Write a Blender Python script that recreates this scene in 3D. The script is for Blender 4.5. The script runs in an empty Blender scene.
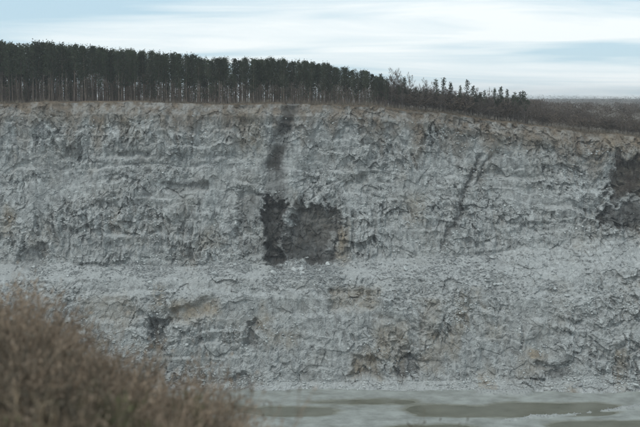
import bpy, bmesh, math, random
import numpy as np
from mathutils import Vector, Matrix

rng = np.random.default_rng(7)
random.seed(7)
SC = bpy.context.scene
COL = SC.collection

# ------------------------------------------------------------------ camera
F = 1194.0                      # focal length in photo pixels (640 wide)
PITCH = math.atan((213.5 - 97.0) / F)
CP, SP = math.cos(PITCH), math.sin(PITCH)
CZ = 95.0                       # the eye stands 95 m above the quarry floor
cam_d = bpy.data.cameras.new('camera')
cam = bpy.data.objects.new('camera', cam_d); COL.objects.link(cam)
cam.location = (0, 0, CZ)
cam.rotation_euler = (math.pi / 2 - PITCH, 0, 0)
cam_d.sensor_width = 36.0
cam_d.lens = 36.0 * F / 640.0
cam_d.clip_start = 0.5
cam_d.clip_end = 30000
cam_d.dof.use_dof = True
cam_d.dof.focus_distance = 405
cam_d.dof.aperture_fstop = 1.05
SC.camera = cam
SC.render.filter_size = 2.6

# ------------------------------------------------------------------ sky
SUN_EL, SUN_AZ = math.radians(56), math.radians(-140)   # high, behind the eye to the left (azimuth from +Y, clockwise)
world = bpy.data.worlds.new('World'); SC.world = world; world.use_nodes = True
nt = world.node_tree; nt.nodes.clear(); N, L = nt.nodes, nt.links
def mth(op, a, b=None, c=None, tree=None):
    t = tree or nt
    n = t.nodes.new('ShaderNodeMath'); n.operation = op
    for k, v in enumerate((a, b, c)):
        if v is None: continue
        if isinstance(v, (int, float)): n.inputs[k].default_value = v
        else: t.links.new(v, n.inputs[k])
    return n.outputs[0]
out = N.new('ShaderNodeOutputWorld'); bg = N.new('ShaderNodeBackground')
sky = N.new('ShaderNodeTexSky'); sky.sky_type = 'NISHITA'; sky.sun_disc = False
sky.sun_elevation = SUN_EL; sky.sun_rotation = SUN_AZ; sky.air_density = 1.0; sky.dust_density = 0.0; sky.ozone_density = 3.0
tc = N.new('ShaderNodeTexCoord')
sep = N.new('ShaderNodeSeparateXYZ'); L.new(tc.outputs['Generated'], sep.inputs[0])
den = mth('ADD', mth('MAXIMUM', sep.outputs[2], 0.0), 0.11)
comb = N.new('ShaderNodeCombineXYZ')
L.new(mth('DIVIDE', sep.outputs[0], den), comb.inputs[0]); L.new(mth('DIVIDE', sep.outputs[1], den), comb.inputs[1])
mp = N.new('ShaderNodeMapping'); L.new(comb.outputs[0], mp.inputs[0])
mp.inputs['Location'].default_value = (0.80, 9.55, 0); mp.inputs['Scale'].default_value = (-0.40, 1.0, 1)
n1 = N.new('ShaderNodeTexNoise'); L.new(mp.outputs[0], n1.inputs['Vector'])
n1.inputs['Scale'].default_value = 1.0; n1.inputs['Detail'].default_value = 6; n1.inputs['Roughness'].default_value = 0.5; n1.inputs['Distortion'].default_value = 0.7
rp = N.new('ShaderNodeValToRGB'); L.new(n1.outputs[0], rp.inputs[0])
rp.color_ramp.elements[0].position = 0.385; rp.color_ramp.elements[1].position = 0.60
rp.color_ramp.elements[0].color = (0.06, 0.06, 0.06, 1); rp.color_ramp.elements[1].color = (1, 1, 1, 1)
skm = N.new('ShaderNodeMix'); skm.data_type = 'RGBA'; skm.inputs[0].default_value = 0.85      # thin high veil over the clear sky
L.new(sky.outputs[0], skm.inputs[6]); skm.inputs[7].default_value = (4.7, 6.7, 8.0, 1)
# cloud radiance (before the Background strength of 0.1)
cl = N.new('ShaderNodeMix'); cl.data_type = 'RGBA'
L.new(rp.outputs[0], cl.inputs[0]); L.new(skm.outputs[2], cl.inputs[6]); cl.inputs[7].default_value = (9.2, 9.8, 9.9, 1)
L.new(cl.outputs[2], bg.inputs[0]); bg.inputs[1].default_value = 0.10
L.new(bg.outputs[0], out.inputs[0])

# ------------------------------------------------------------------ sun
sd = bpy.data.lights.new('sun', 'SUN'); sd.energy = 1.1; sd.angle = math.radians(16); sd.color = (1.0, 0.96, 0.9)
sun = bpy.data.objects.new('sun', sd); COL.objects.link(sun)
sv = Vector((math.sin(SUN_AZ) * math.cos(SUN_EL), math.cos(SUN_AZ) * math.cos(SUN_EL), math.sin(SUN_EL)))
sun.rotation_euler = (-sv).to_track_quat('-Z', 'Y').to_euler(); sun.location = (-60, -60, 200)

SC.view_settings.view_transform = 'Standard'; SC.view_settings.look = 'None'
SC.view_settings.exposure = 0.09; SC.view_settings.gamma = 1.0; SC.view_settings.use_curve_mapping = False
SC.cycles.max_bounces = 5; SC.cycles.diffuse_bounces = 3; SC.cycles.volume_bounces = 0
SC.cycles.transparent_max_bounces = 4

# ------------------------------------------------------------------ projection helpers (photo pixels <-> metres)
def z_at(py, y):
    k = (213.5 - np.asarray(py, float)) / F
    return CZ + y * (k * CP - SP) / (CP + k * SP)
def project(x, y, z):
    zz = z - CZ
    dep = y * CP - zz * SP
    return 320 + F * x / dep, 213.5 - F * (zz * CP + y * SP) / dep
def x_at(px, y, z=90.0):
    return (px - 320) / F * (y * CP - (z - CZ) * SP)

# ------------------------------------------------------------------ noise
def hsh(ix, iy, s):
    h = (ix.astype(np.int64) * 374761393 + iy.astype(np.int64) * 668265263 + s * 1442695041) & 0xFFFFFFFF
    h = ((h ^ (h >> 13)) * 1274126177) & 0xFFFFFFFF
    h = ((h ^ (h >> 16)) * 2246822519) & 0xFFFFFFFF
    return ((h ^ (h >> 15)) & 0xFFFFFF) / float(0x1000000)
def vnoise(x, y, s=0):
    x = np.asarray(x, float); y = np.asarray(y, float)
    ix, iy = np.floor(x), np.floor(y); fx, fy = x - ix, y - iy
    fx = fx * fx * (3 - 2 * fx); fy = fy * fy * (3 - 2 * fy)
    a = hsh(ix, iy, s); b = hsh(ix + 1, iy, s); c = hsh(ix, iy + 1, s); d = hsh(ix + 1, iy + 1, s)
    return (a * (1 - fx) + b * fx) * (1 - fy) + (c * (1 - fx) + d * fx) * fy
def fbm(x, y, s=0, o=4, g=0.5):
    v, a, t = 0, 1.0, 0
    for k in range(o):
        v = v + a * vnoise(x * 2 ** k + 17.3 * k, y * 2 ** k - 9.1 * k, s + k * 31); t += a; a *= g
    return v / t * 2 - 1          # -1..1
def cells(x, y, s):
    """Worley cells: a random offset and tilt per cell (facets) and the distance to the crack."""
    ix, iy = np.floor(x), np.floor(y)
    b1 = np.full(x.shape, 9.0); b2 = np.full(x.shape, 9.0)
    ax = np.zeros(x.shape); ay = np.zeros(x.shape); dx = np.zeros(x.shape); dy = np.zeros(x.shape)
    for i in (-1, 0, 1):
        for j in (-1, 0, 1):
            cx, cy = ix + i, iy + j
            ox = x - (cx + 0.1 + 0.8 * hsh(cx, cy, s)); oy = y - (cy + 0.1 + 0.8 * hsh(cx, cy, s + 1))
            d = np.abs(ox) ** 1.5 + np.abs(oy) ** 1.5
            m = d < b1
            b2 = np.where(m, b1, np.minimum(b2, d)); b1 = np.where(m, d, b1)
            ax = np.where(m, cx, ax); ay = np.where(m, cy, ay); dx = np.where(m, ox, dx); dy = np.where(m, oy, dy)
    return hsh(ax, ay, s + 2) - 0.5, (hsh(ax, ay, s + 3) - 0.5) * dx, (hsh(ax, ay, s + 4) - 0.5) * dy, b2 - b1
def sstep(a, b, v):
    t = np.clip((np.asarray(v, float) - a) / (b - a), 0, 1); return t * t * (3 - 2 * t)
def blob(px, py, x0, x1, y0, y1, soft=6.0, n=None):
    """1 inside a ragged rectangle of the wall, 0 outside (photo pixels of the wall's own surface)."""
    if n is not None: px = px + n[0]; py = py + n[1]
    return sstep(x0 - soft, x0 + soft, px) * (1 - sstep(x1 - soft, x1 + soft, px)) * sstep(y0 - soft, y0 + soft, py) * (1 - sstep(y1 - soft, y1 + soft, py))

# ------------------------------------------------------------------ materials
def new_mat(name):
    m = bpy.data.materials.new(name); m.use_nodes = True
    t = m.node_tree; b = t.nodes['Principled BSDF']
    b.inputs['Specular IOR Level'].default_value = 0.25
    return m, t, b
def ramp(t, fac, c0, c1, p0=0.3, p1=0.7):
    r = t.nodes.new('ShaderNodeValToRGB'); t.links.new(fac, r.inputs[0])
    r.color_ramp.elements[0].position = p0; r.color_ramp.elements[1].position = p1
    r.color_ramp.elements[0].color = (*c0, 1); r.color_ramp.elements[1].color = (*c1, 1)
    return r.outputs[0]
def noise(t, vec, scale, det=6, rough=0.6, sc3=None):
    if sc3:
        m = t.nodes.new('ShaderNodeMapping'); t.links.new(vec, m.inputs[0]); m.inputs['Scale'].default_value = sc3; vec = m.outputs[0]
    n = t.nodes.new('ShaderNodeTexNoise'); t.links.new(vec, n.inputs['Vector'])
    n.inputs['Scale'].default_value = scale; n.inputs['Detail'].default_value = det; n.inputs['Roughness'].default_value = rough
    return n.outputs[0]
def mix(t, fac, a, b, mode='MIX'):
    n = t.nodes.new('ShaderNodeMix'); n.data_type = 'RGBA'; n.blend_type = mode
    if isinstance(fac, (int, float)): n.inputs[0].default_value = fac
    else: t.links.new(fac, n.inputs[0])
    for k, v in ((6, a), (7, b)):
        if isinstance(v, tuple): n.inputs[k].default_value = (*v, 1)
        else: t.links.new(v, n.inputs[k])
    return n.outputs[2]
def bump(t, b, h, strength, dist):
    n = t.nodes.new('ShaderNodeBump'); n.inputs['Strength'].default_value = strength; n.inputs['Distance'].default_value = dist
    t.links.new(h, n.inputs['Height']); t.links.new(n.outputs[0], b.inputs['Normal'])

def rock_material():
    m, t, b = new_mat('quarry_rock')
    g = t.nodes.new('ShaderNodeNewGeometry'); pos = g.outputs['Position']
    a = t.nodes.new('ShaderNodeAttribute'); a.attribute_name = 'minerals_shade'
    s = t.nodes.new('ShaderNodeSeparateColor'); t.links.new(a.outputs['Color'], s.inputs[0])
    base = ramp(t, noise(t, pos, 0.55, 8, 0.65), (0.205, 0.212, 0.206), (0.442, 0.45, 0.437), 0.33, 0.68)
    streak = ramp(t, noise(t, pos, 1.0, 5, 0.6, (0.9, 0.5, 0.16)), (0.62, 0.62, 0.62), (1.12, 1.12, 1.12), 0.36, 0.6)
    base = mix(t, 0.75, base, streak, 'MULTIPLY')
    fine = ramp(t, noise(t, pos, 2.4, 4, 0.7), (0.72, 0.72, 0.72), (1.16, 1.16, 1.16), 0.35, 0.65)
    base = mix(t, 0.8, base, fine, 'MULTIPLY')
    vo = t.nodes.new('ShaderNodeTexVoronoi'); vo.inputs['Scale'].default_value = 1.0; vm = t.nodes.new('ShaderNodeMapping'); vm.inputs['Scale'].default_value = (1.0, .8, .8)
    vadd = t.nodes.new('ShaderNodeVectorMath'); vadd.operation = 'MULTIPLY_ADD'
    vn = t.nodes.new('ShaderNodeTexNoise'); vn.inputs['Scale'].default_value = .9; vn.inputs['Detail'].default_value = 4; t.links.new(pos, vn.inputs['Vector'])
    t.links.new(vn.outputs['Color'], vadd.inputs[0]); vadd.inputs[1].default_value = (1.8, 1.8, 1.8); t.links.new(pos, vadd.inputs[2])
    t.links.new(vadd.outputs[0], vm.inputs[0]); t.links.new(vm.outputs[0], vo.inputs['Vector'])
    vs = t.nodes.new('ShaderNodeSeparateColor'); t.links.new(vo.outputs['Color'], vs.inputs[0])
    blk = t.nodes.new('ShaderNodeValToRGB'); t.links.new(vs.outputs[0], blk.inputs[0]); cr_ = blk.color_ramp
    cr_.elements[0].position = 0; cr_.elements[0].color = (.55, .55, .55, 1); cr_.elements[1].position = 1; cr_.elements[1].color = (1.75, 1.75, 1.75, 1)
    el_ = cr_.elements.new(.5); el_.color = (.95, .95, .95, 1); el_ = cr_.elements.new(.85); el_.color = (1.12, 1.12, 1.12, 1)
    base = mix(t, mth('MULTIPLY', a.outputs['Alpha'], .75, tree=t), base, blk.outputs[0], 'MULTIPLY')
    warm = ramp(t, noise(t, pos, 0.07, 4, 0.6), (0, 0, 0), (1, 1, 1), 0.5, 0.72)
    base = mix(t, mth('MULTIPLY', warm, 0.35, tree=t), base, (0.27, 0.25, 0.215))
    # pale dust and chippings lie where the rock is flat enough to hold them
    sn = t.nodes.new('ShaderNodeSeparateXYZ'); t.links.new(g.outputs['Normal'], sn.inputs[0])
    flat = ramp(t, mth('ADD', sn.outputs[2], mth('MULTIPLY', mth('SUBTRACT', noise(t, pos, 0.9, 5, 0.7), 0.5, tree=t), 0.8, tree=t), tree=t), (0, 0, 0), (1, 1, 1), 0.5, 0.9)
    dust = ramp(t, noise(t, pos, 1.6, 5, 0.7), (0.305, 0.314, 0.306), (0.57, 0.578, 0.564), 0.35, 0.7)
    base = mix(t, mth('MULTIPLY', flat, 0.7, tree=t), base, dust)
    vein_shade = ramp(t, noise(t, pos, 0.8, 5, 0.65), (0.022, 0.021, 0.019), (0.062, 0.058, 0.052), 0.3, 0.7)
    base = mix(t, s.outputs[0], base, vein_shade)
    och = ramp(t, noise(t, pos, 0.9, 5, 0.65), (0.13, 0.105, 0.075), (0.34, 0.28, 0.20), 0.32, 0.68)
    base = mix(t, s.outputs[1], base, och)
    soil = ramp(t, noise(t, pos, 0.6, 6, 0.7), (0.075, 0.058, 0.041), (0.23, 0.18, 0.13), 0.3, 0.7)
    base = mix(t, s.outputs[2], base, soil)
    t.links.new(base, b.inputs['Base Color']); b.inputs['Roughness'].default_value = 0.9
    bump(t, b, noise(t, pos, 1.8, 8, 0.7), 0.8, 0.35)
    return m
ROCK = rock_material()

def boulder_material():
    m, t, b = new_mat('broken_rock')
    g = t.nodes.new('ShaderNodeNewGeometry'); pos = g.outputs['Position']
    oi = t.nodes.new('ShaderNodeObjectInfo')
    base = ramp(t, noise(t, pos, 1.1, 6, 0.65), (0.27, 0.283, 0.28), (0.56, 0.572, 0.562), 0.3, 0.7)
    v = ramp(t, oi.outputs['Random'], (0.6, 0.6, 0.6), (1.2, 1.2, 1.18), 0, 1)
    base = mix(t, 1.0, base, v, 'MULTIPLY')
    t.links.new(base, b.inputs['Base Color']); b.inputs['Roughness'].default_value = 0.9
    bump(t, b, noise(t, pos, 3.0, 6, 0.7), 0.6, 0.15)
    return m
BOULDER = boulder_material()

def simple_mat(name, c0, c1, scale, rough=0.85, rand=0.0, sc3=None, bmp=0.0):
    m, t, b = new_mat(name)
    g = t.nodes.new('ShaderNodeNewGeometry')
    c = ramp(t, noise(t, g.outputs['Position'], scale, 5, 0.65, sc3), c0, c1, 0.3, 0.7)
    if rand:
        oi = t.nodes.new('ShaderNodeObjectInfo')
        c = mix(t, 1.0, c, ramp(t, oi.outputs['Random'], (1 - rand,) * 3, (1 + rand,) * 3, 0, 1), 'MULTIPLY')
    t.links.new(c, b.inputs['Base Color']); b.inputs['Roughness'].default_value = rough
    if bmp: bump(t, b, noise(t, g.outputs['Position'], scale * 3, 5, 0.7), bmp, 0.1)
    return m
NEEDLE = simple_mat('pine_needles', (0.026, 0.036, 0.022), (0.066, 0.078, 0.044), 0.4, 0.7, 0.35)
BARK = simple_mat('pine_bark', (0.055, 0.045, 0.037), (0.16, 0.125, 0.10), 0.6, 0.9, 0.5)
GREYBARK = simple_mat('grey_bark', (0.09, 0.08, 0.072), (0.23, 0.20, 0.18), 0.8, 0.9, 0.4)
TWIG = simple_mat('bare_twigs', (0.060, 0.048, 0.040), (0.13, 0.105, 0.088), 0.35, 0.9, 0.25)
SCRUB = simple_mat('scrub_twigs', (0.066, 0.052, 0.041), (0.15, 0.116, 0.09), 0.05, 0.9)
FARWOOD = simple_mat('far_wood', (0.03, 0.033, 0.029), (0.06, 0.058, 0.05), 0.012, 0.9)
DRYGRASS = simple_mat('dry_grass', (0.085, 0.07, 0.052), (0.23, 0.195, 0.15), 0.5, 0.9)
SOIL = simple_mat('plateau_soil', (0.06, 0.05, 0.038), (0.15, 0.125, 0.095), 0.25, 0.95, bmp=0.3)
SHRUB_A = simple_mat('russet_twigs', (0.155, 0.115, 0.08), (0.375, 0.29, 0.212), 2.2, 0.8, 0.18)
SHRUB_B = simple_mat('umber_twigs', (0.06, 0.05, 0.036), (0.17, 0.142, 0.104), 2.2, 0.8, 0.18)
SHRUB_G = simple_mat('olive_leaves', (0.07, 0.078, 0.04), (0.16, 0.155, 0.08), 2.5, 0.7, 0.2)
STRAW = simple_mat('straw', (0.19, 0.14, 0.085), (0.42, 0.335, 0.23), 2.0, 0.8, 0.15)
NEARSOIL = simple_mat('near_soil', (0.05, 0.038, 0.026), (0.13, 0.10, 0.07), 1.2, 0.95, bmp=0.4)

# ------------------------------------------------------------------ mesh helpers
def mesh_np(name, V, Q, mats, smooth=False, mi=None):
    V = np.ascontiguousarray(V, dtype=np.float32); Q = np.ascontiguousarray(Q, dtype=np.int32)
    me = bpy.data.meshes.new(name); k = Q.shape[1]
    me.vertices.add(len(V)); me.vertices.foreach_set('co', V.ravel())
    me.loops.add(Q.size); me.loops.foreach_set('vertex_index', Q.ravel())
    me.polygons.add(len(Q)); me.polygons.foreach_set('loop_start', np.arange(0, Q.size, k, dtype=np.int32))
    if mi is not None: me.polygons.foreach_set('material_index', np.asarray(mi, dtype=np.int32))
    me.polygons.foreach_set('use_smooth', np.full(len(Q), smooth))
    for m in (mats if isinstance(mats, (list, tuple)) else [mats]): me.materials.append(m)
    me.update(calc_edges=True); me.validate()
    return me
def link(name, me, parent=None):
    o = bpy.data.objects.new(name, me); COL.objects.link(o)
    if parent is not None: o.parent = parent
    return o
def tag(o, label, cat=None, group=None, kind=None):
    if label: o['label'] = label
    if cat: o['category'] = cat
    if group: o['group'] = group
    if kind: o['kind'] = kind
    return o
def grid_quads(nr, nc):
    r, c = np.meshgrid(np.arange(nr - 1), np.arange(nc - 1), indexing='ij'); a = (r * nc + c).ravel()
    return np.stack([a, a + 1, a + nc + 1, a + nc], 1)

# ------------------------------------------------------------------ plateau shape
RIM_PX = [-300, -120, 0, 60, 130, 200, 300, 380, 440, 530, 640, 760, 940]
RIM_PY = [104, 103, 103.5, 101.5, 101, 103.5, 103, 106, 112, 125, 137, 147, 155]
RIM_D = 430.0
def rim_z(x):
    px = 320 + np.asarray(x, float) / (RIM_D * CP) * F
    return z_at(np.interp(px, RIM_PX, RIM_PY), RIM_D)
def rim_y(x):
    x = np.asarray(x, float)
    return RIM_D + 2.6 * fbm(x / 19, x * 0 + 3.3, 5, 3) + 0.8 * fbm(x / 3.1, x * 0 + 1.3, 6, 2)
def ground(x, y):
    x = np.asarray(x, float); y = np.asarray(y, float)
    zr = rim_z(x * np.clip(430.0 / np.maximum(y, 430), 0, 1))
    t = sstep(430, 1700, y)
    far = 83.0 + 7 * fbm(x / 900, y / 1100, 50, 3) + 6 * sstep(1800, 3200, y) - 0.006 * np.clip(x, -500, 1500)
    return zr * (1 - t) + far * t + 0.5 * fbm(x / 9, y / 9, 60, 3) * (1 - t)

# ------------------------------------------------------------------ the quarry wall
XS = np.arange(-152, 152.01, 0.29); NC = len(XS)
# profile nodes: distance, photo row of the node as a function of the column, number of rows
PXC = 320 + XS / 410.0 * F
one = np.ones(NC)
yb = np.interp(PXC, [-150, 0, 340, 430, 540, 640, 800], [266, 266, 262, 258, 247, 234, 226])
yf = np.interp(PXC, [-150, 0, 340, 430, 540, 640, 800], [281, 280, 277, 279, 276, 270, 266])
ys = np.interp(PXC, [-150, 0, 340, 640, 800], [304, 303, 300, 300, 300])
yt = np.interp(PXC, [-150, 200, 420, 560, 640, 800], [392, 392, 390, 386, 385, 384])
y1 = 166 + 9 * fbm(XS / 22, XS * 0, 9, 4, .6) + np.interp(PXC, [300, 640], [0, 14])
l1k = np.clip(.45 + 1.3 * fbm(XS / 10, XS * 0 + 4, 15, 3), .08, 1.3)
yb = yb + 5 * fbm(XS / 9, XS * 0 + 2, 12, 4, .6); yf = yf + 3 * fbm(XS / 11, XS * 0 + 2, 13, 4, .6); ys = ys + 6 * fbm(XS / 12, XS * 0 + 2, 14, 4, .6); yt = yt + 1.5 * fbm(XS / 8, XS * 0, 16, 3)
rz, ry = rim_z(XS), rim_y(XS)
wob = 2.5 * fbm(XS / 24, XS * 0 + 7, 11, 3)
l1w = np.interp(PXC, [0, 250, 400, 640], [4.0, 3.0, 1.2, 2.0]) * l1k
nodes = []   # (y, z, rows to the next node, zone)
nodes.append((456 * one, ground(XS, 456 * one), 14, 'top'))
nodes.append((ry + 2.0, ground(XS, ry + 2.0) + 0.1, 8, 'top'))
nodes.append((ry, ground(XS, ry) - 0.3, 18, 'lip'))
nodes.append((ry - 3.6, z_at(np.interp(PXC, RIM_PX, RIM_PY) + 13, RIM_D - 3.6), 72, 'upper'))
nodes.append((424.5 + wob, z_at(y1, 424.5 + wob), 10, 'ledge'))
nodes.append((424.5 + wob - l1w, z_at(y1 + 3, 424.5 + wob - l1w), 118, 'upper'))
nodes.append((413 + wob * 0.6, z_at(yb, 413 + wob * 0.6), 42, 'bench'))
nodes.append((400 + wob * 0.4, z_at(yf, 400 + wob * 0.4), 34, 'rubble'))
nodes.append((393.5 + wob * 0.4, z_at(ys, 393.5 + wob * 0.4), 112, 'lower'))
nodes.append((384 + wob * 0.5, z_at(yt - 9, 384 + wob * 0.5), 18, 'toe'))
nodes.append((379.5 + wob * 0.5, z_at(yt + 3, 379.5 + wob * 0.5), 8, 'toe'))
nodes.append((376 + wob * 0.5, -1.6 * one, 0, 'toe'))
Y, Z, ZONE = [], [], []
for (a, b) in zip(nodes[:-1], nodes[1:]):
    for k in range(a[2]):
        u = k / a[2]; Y.append(a[0] * (1 - u) + b[0] * u); Z.append(a[1] * (1 - u) + b[1] * u); ZONE.append(a[3])
Y.append(nodes[-1][0]); Z.append(nodes[-1][1]); ZONE.append('toe')
Y = np.array(Y); Z = np.array(Z); NR = len(Y); X = np.repeat(XS[None, :], NR, 0)
ZONE = np.array(ZONE)
# steepness of the profile decides which way the rock is displaced
dY = np.gradient(Y, axis=0); dZ = np.gradient(Z, axis=0)
cliff = np.abs(dZ) / np.maximum(np.hypot(dY, dZ), 1e-6)
ker = np.ones(9) / 9
cliff = np.apply_along_axis(lambda v: np.convolve(np.pad(v, 4, mode='edge'), ker, 'valid'), 0, cliff)
S = np.cumsum(np.hypot(dY, dZ), axis=0)      # arc length
topfade = sstep(12, 26, np.arange(NR))[:, None] * np.ones(NC)
wx = X + 1.5 * fbm(X / 7, S / 9, 21, 3, .45); ws = S + 1.5 * fbm(X / 8 + 40, S / 8, 22, 3, .5)
px0, py0 = project(X, Y, Z)
rough = np.clip(0.42 + 1.7 * fbm(X / 14, S / 8, 26, 3), 0.06, 1.15)      # broken pockets between smooth, dust-choked slopes
face = np.clip(blob(px0, py0 + 6 * fbm(X / 9, S * 0, 28, 3), -200, 900, 208, 264, 6) + .8 * blob(px0, py0, -200, 900, 104, 160, 10) + .7 * blob(px0, py0, -200, 900, 318, 384, 10), 0, 1) * np.clip(.55 + 1.2 * fbm(X / 17, S / 25, 29, 2), .1, 1.1)
d = 2.6 * fbm(X / 26, S / 38, 23, 3)
d += 1.4 * fbm(wx / 6.5, ws / 9.0, 24, 3)
c, gx, gs, e = cells(wx / 7.0 + ws * 0.03, ws / 6.0, 100); d += (1.6 * c + 2.4 * gx + 2.2 * gs) * (0.45 + 0.55 * rough)
c, gx, gs, e = cells(wx / 3.1 - ws * .05, ws / 3.6, 200); d += (1.7 * c + 1.9 * gx + 1.4 * gs) * (0.10 + 0.75 * rough + .35 * face)
c, gx, gs, e = cells(wx / 1.5 + ws * .06, ws / 2.3, 300); d += (1.35 * c + 1.2 * gx + 1.2 * gs) * (0.22 + 0.75 * rough + .3 * face)
c, gx, gs, e = cells(wx / .8, ws / 1.1, 350); d += (0.50 * c + 0.35 * gx + 0.45 * gs) * (0.25 + 0.7 * rough)
lipz = np.clip(1 - np.abs(py0 - np.interp(px0, RIM_PX, RIM_PY) - 9) / 14, 0, 1); rough = np.maximum(rough, .75 * lipz * np.clip(.6 + 1.2 * fbm(X / 6, S * 0, 36, 3), .3, 1.2))
rib = fbm(wx / 2.6, ws / 11.0, 27, 3, .55); d += (np.abs(rib) * 2 - .5) * (0.4 * rough + 1.5 * face)          # vertical ribs and drill scars
d += 0.25 * fbm(X / 1.1, S / 1.3, 400, 3, .65) * (0.3 + 0.7 * rough)
# near-horizontal shelves, short and interrupted
for q, (per, amp) in enumerate(((9.5, 1.5), (4.4, 0.9))):
    ph = (S + 3.4 * fbm(X / 11, S / 20, 410 + q, 5, .6)) / per; fr = ph - np.floor(ph)
    saw = np.where(fr < .18, fr / .18, 1 - (fr - .18) / .82) - .5
    d += amp * saw * np.clip(0.15 + 1.7 * fbm(X / 12, S / 7, 420 + q, 3), 0, 1.3)
px, py = project(X, Y, Z)
nz = (10 * fbm(X / 5, S / 5, 31, 5, .62), 9 * fbm(X / 5 + 9, S / 5, 32, 5, .62))
fl = (ZONE == 'bench')[:, None] | (ZONE == 'ledge')[:, None]
amp = np.where(np.repeat(fl, NC, 1), 0.42, 1.0)
amp = np.where((ZONE == 'toe')[:, None], 0.9, amp); amp = np.where((ZONE == 'rubble')[:, None], 1.0, amp)
amp = np.where((ZONE == 'top')[:, None], 0.2, amp) * (0.25 + 0.75 * topfade)
amp = np.apply_along_axis(lambda v: np.convolve(np.pad(v, 4, mode='edge'), ker, 'valid'), 0, amp)
# hollows and gullies seen in the wall
pit = np.zeros_like(d)
nz2 = (nz[0] * 1.2 + 3 * fbm(X / 1.5, S / 1.5, 33, 2), nz[1] * 1.2 + 3 * fbm(X / 1.5, S / 1.5, 34, 2))
hole = np.maximum.reduce([blob(px, py, 263, 284, 196, 263, 2.5, nz2), 0.9 * blob(px, py, 296, 340, 206, 240, 3, nz2), blob(px, py, 284, 337, 222, 262, 3, nz2), 0.8 * blob(px, py, 294, 306, 200, 216, 3, nz2)])
hole = hole * (1 - 0.75 * blob(px, py, 284, 294, 205, 226, 2.5, nz2)) * (1 - 0.6 * blob(px, py, 276, 284, 236, 252, 2, nz2)) * (1 - 0.5 * blob(px, py, 326, 334, 236, 252, 2, nz2))
pit += 2.0 * hole + 2.5 * blob(px, py, 264, 280, 200, 262, 3, nz2) + 1.5 * blob(px, py, 292, 338, 206, 226, 3, nz2)                                                    # dark hollow
pit += 2.0 * blob(px, py, 239, 262, 194, 256, 3, nz)
dk_axis = 292 - (py - 104) * 0.32                                    # dyke running up to the rim
dyke = np.exp(-((px + nz[0] * 0.35 - dk_axis) / 9.0) ** 4) * sstep(94, 102, py) * (1 - sstep(163, 174, py))
dyke2 = np.exp(-((px + nz[0] * 0.4 - (276 - (py - 165) * 0.05)) / 10.0) ** 4) * sstep(160, 170, py) * (1 - sstep(255, 265, py))
pit += 2.2 * dyke + 1.4 * dyke2
v1 = np.exp(-((px + nz[0] * 0.8 - (443 + (250 - py) * 0.38)) / 3.4) ** 2) * sstep(150, 162, py) * (1 - sstep(240, 256, py))
v2 = np.exp(-((px + nz[0] * 0.7 - (478 + (185 - py) * 0.45)) / 2.8) ** 2) * sstep(150, 158, py) * (1 - sstep(180, 190, py))
pit += 2.2 * v1 + 1.6 * v2
nz3 = (nz[0] * 1.6 + (py - 190) * .12, nz[1] * 1.6)
bh = np.maximum(blob(px, py, 607, 700, 158, 198, 4, nz3), .8 * blob(px, py, 606, 700, 203, 229, 4, nz3))
pit += 2.6 * bh                # brown hollow by the plateau scrub
pit += 4.0 * blob(px, py, 150, 167, 320, 353, 3, nz)                # notch in the lower face
shelf = blob(px, py, 166, 214, 303 , 320, 3, (nz[0] * .7, nz[1] * .5 + (px - 190) * 0.30))
pit += 2.4 * shelf
pit += 2.6 * blob(px, py, 160, 206, 183, 192, 2.5, (nz[0], nz[1] * .55)) + 2.4 * blob(px, py, 352, 366, 178, 190, 3, nz)
pit += 2.6 * blob(px, py, 246, 258, 320, 350, 3, nz) + 2.6 * blob(px, py, 540, 570, 365, 381, 3, nz) + 2.2 * blob(px, py, 352, 380, 360, 377, 3, nz) + 2.6 * blob(px, py, 398, 418, 358, 380, 3, nz)
pit += 2.0 * blob(px, py, 509, 550, 224, 236, 2.5, (nz[0], nz[1] * .55)) + 2.2 * blob(px, py, 22, 50, 246, 264, 3, nz) + 2.0 * blob(px, py, 98, 120, 200, 224, 3, nz)
pit += 2.2 * blob(px, py, 232, 250, 375, 392, 3, nz) + 1.8 * blob(px, py, 332, 372, 290, 310, 3, nz) + 2.0 * blob(px, py, 120, 150, 152, 158, 2, (nz[0], nz[1] * .55))
D = d * amp - pit
P = np.stack([X + 0.25 * (vnoise(X / 0.7, S / 0.7, 77) - 0.5) * topfade, Y - D * cliff * 0.95, Z + D * (1 - cliff) * 0.55], -1)
P[..., 2] = np.where((ZONE == 'top')[:, None], np.minimum(P[..., 2], ground(X, Y) + 0.35), P[..., 2])
# minerals: R shade painted into the notch and pockets, plus dark vein rock, G ochre staining, B soil
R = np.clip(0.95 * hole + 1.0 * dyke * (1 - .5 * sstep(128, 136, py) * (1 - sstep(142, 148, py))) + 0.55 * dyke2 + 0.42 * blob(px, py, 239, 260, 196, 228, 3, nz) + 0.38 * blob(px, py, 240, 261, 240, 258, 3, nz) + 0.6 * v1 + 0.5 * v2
            + 1.1 * bh + 0.55 * blob(px, py, 150, 167, 322, 352, 3, nz) + 0.5 * blob(px, py, 398, 418, 360, 378, 4, nz) + 0.5 * blob(px, py, 545, 568, 366, 379, 4, nz) + 0.4 * blob(px, py, 246, 257, 322, 350, 3, nz) + 0.4 * blob(px, py, 232, 250, 376, 392, 3, nz) + 0.3 * blob(px, py, 22, 48, 246, 264, 4, nz) + 0.25 * blob(px, py, 165, 205, 182, 192, 3, nz)  # after bh: recess shade painted into the notch and small pockets
            + 0.35 * np.clip(fbm(X / 7, S / 7, 81, 4) * 2.0 - 0.55, 0, 1), 0, 1) * (0.78 + 0.22 * np.clip(0.5 + 1.4 * fbm(X / 2.2, S / 2.8, 82, 3), 0, 1.2))
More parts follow.
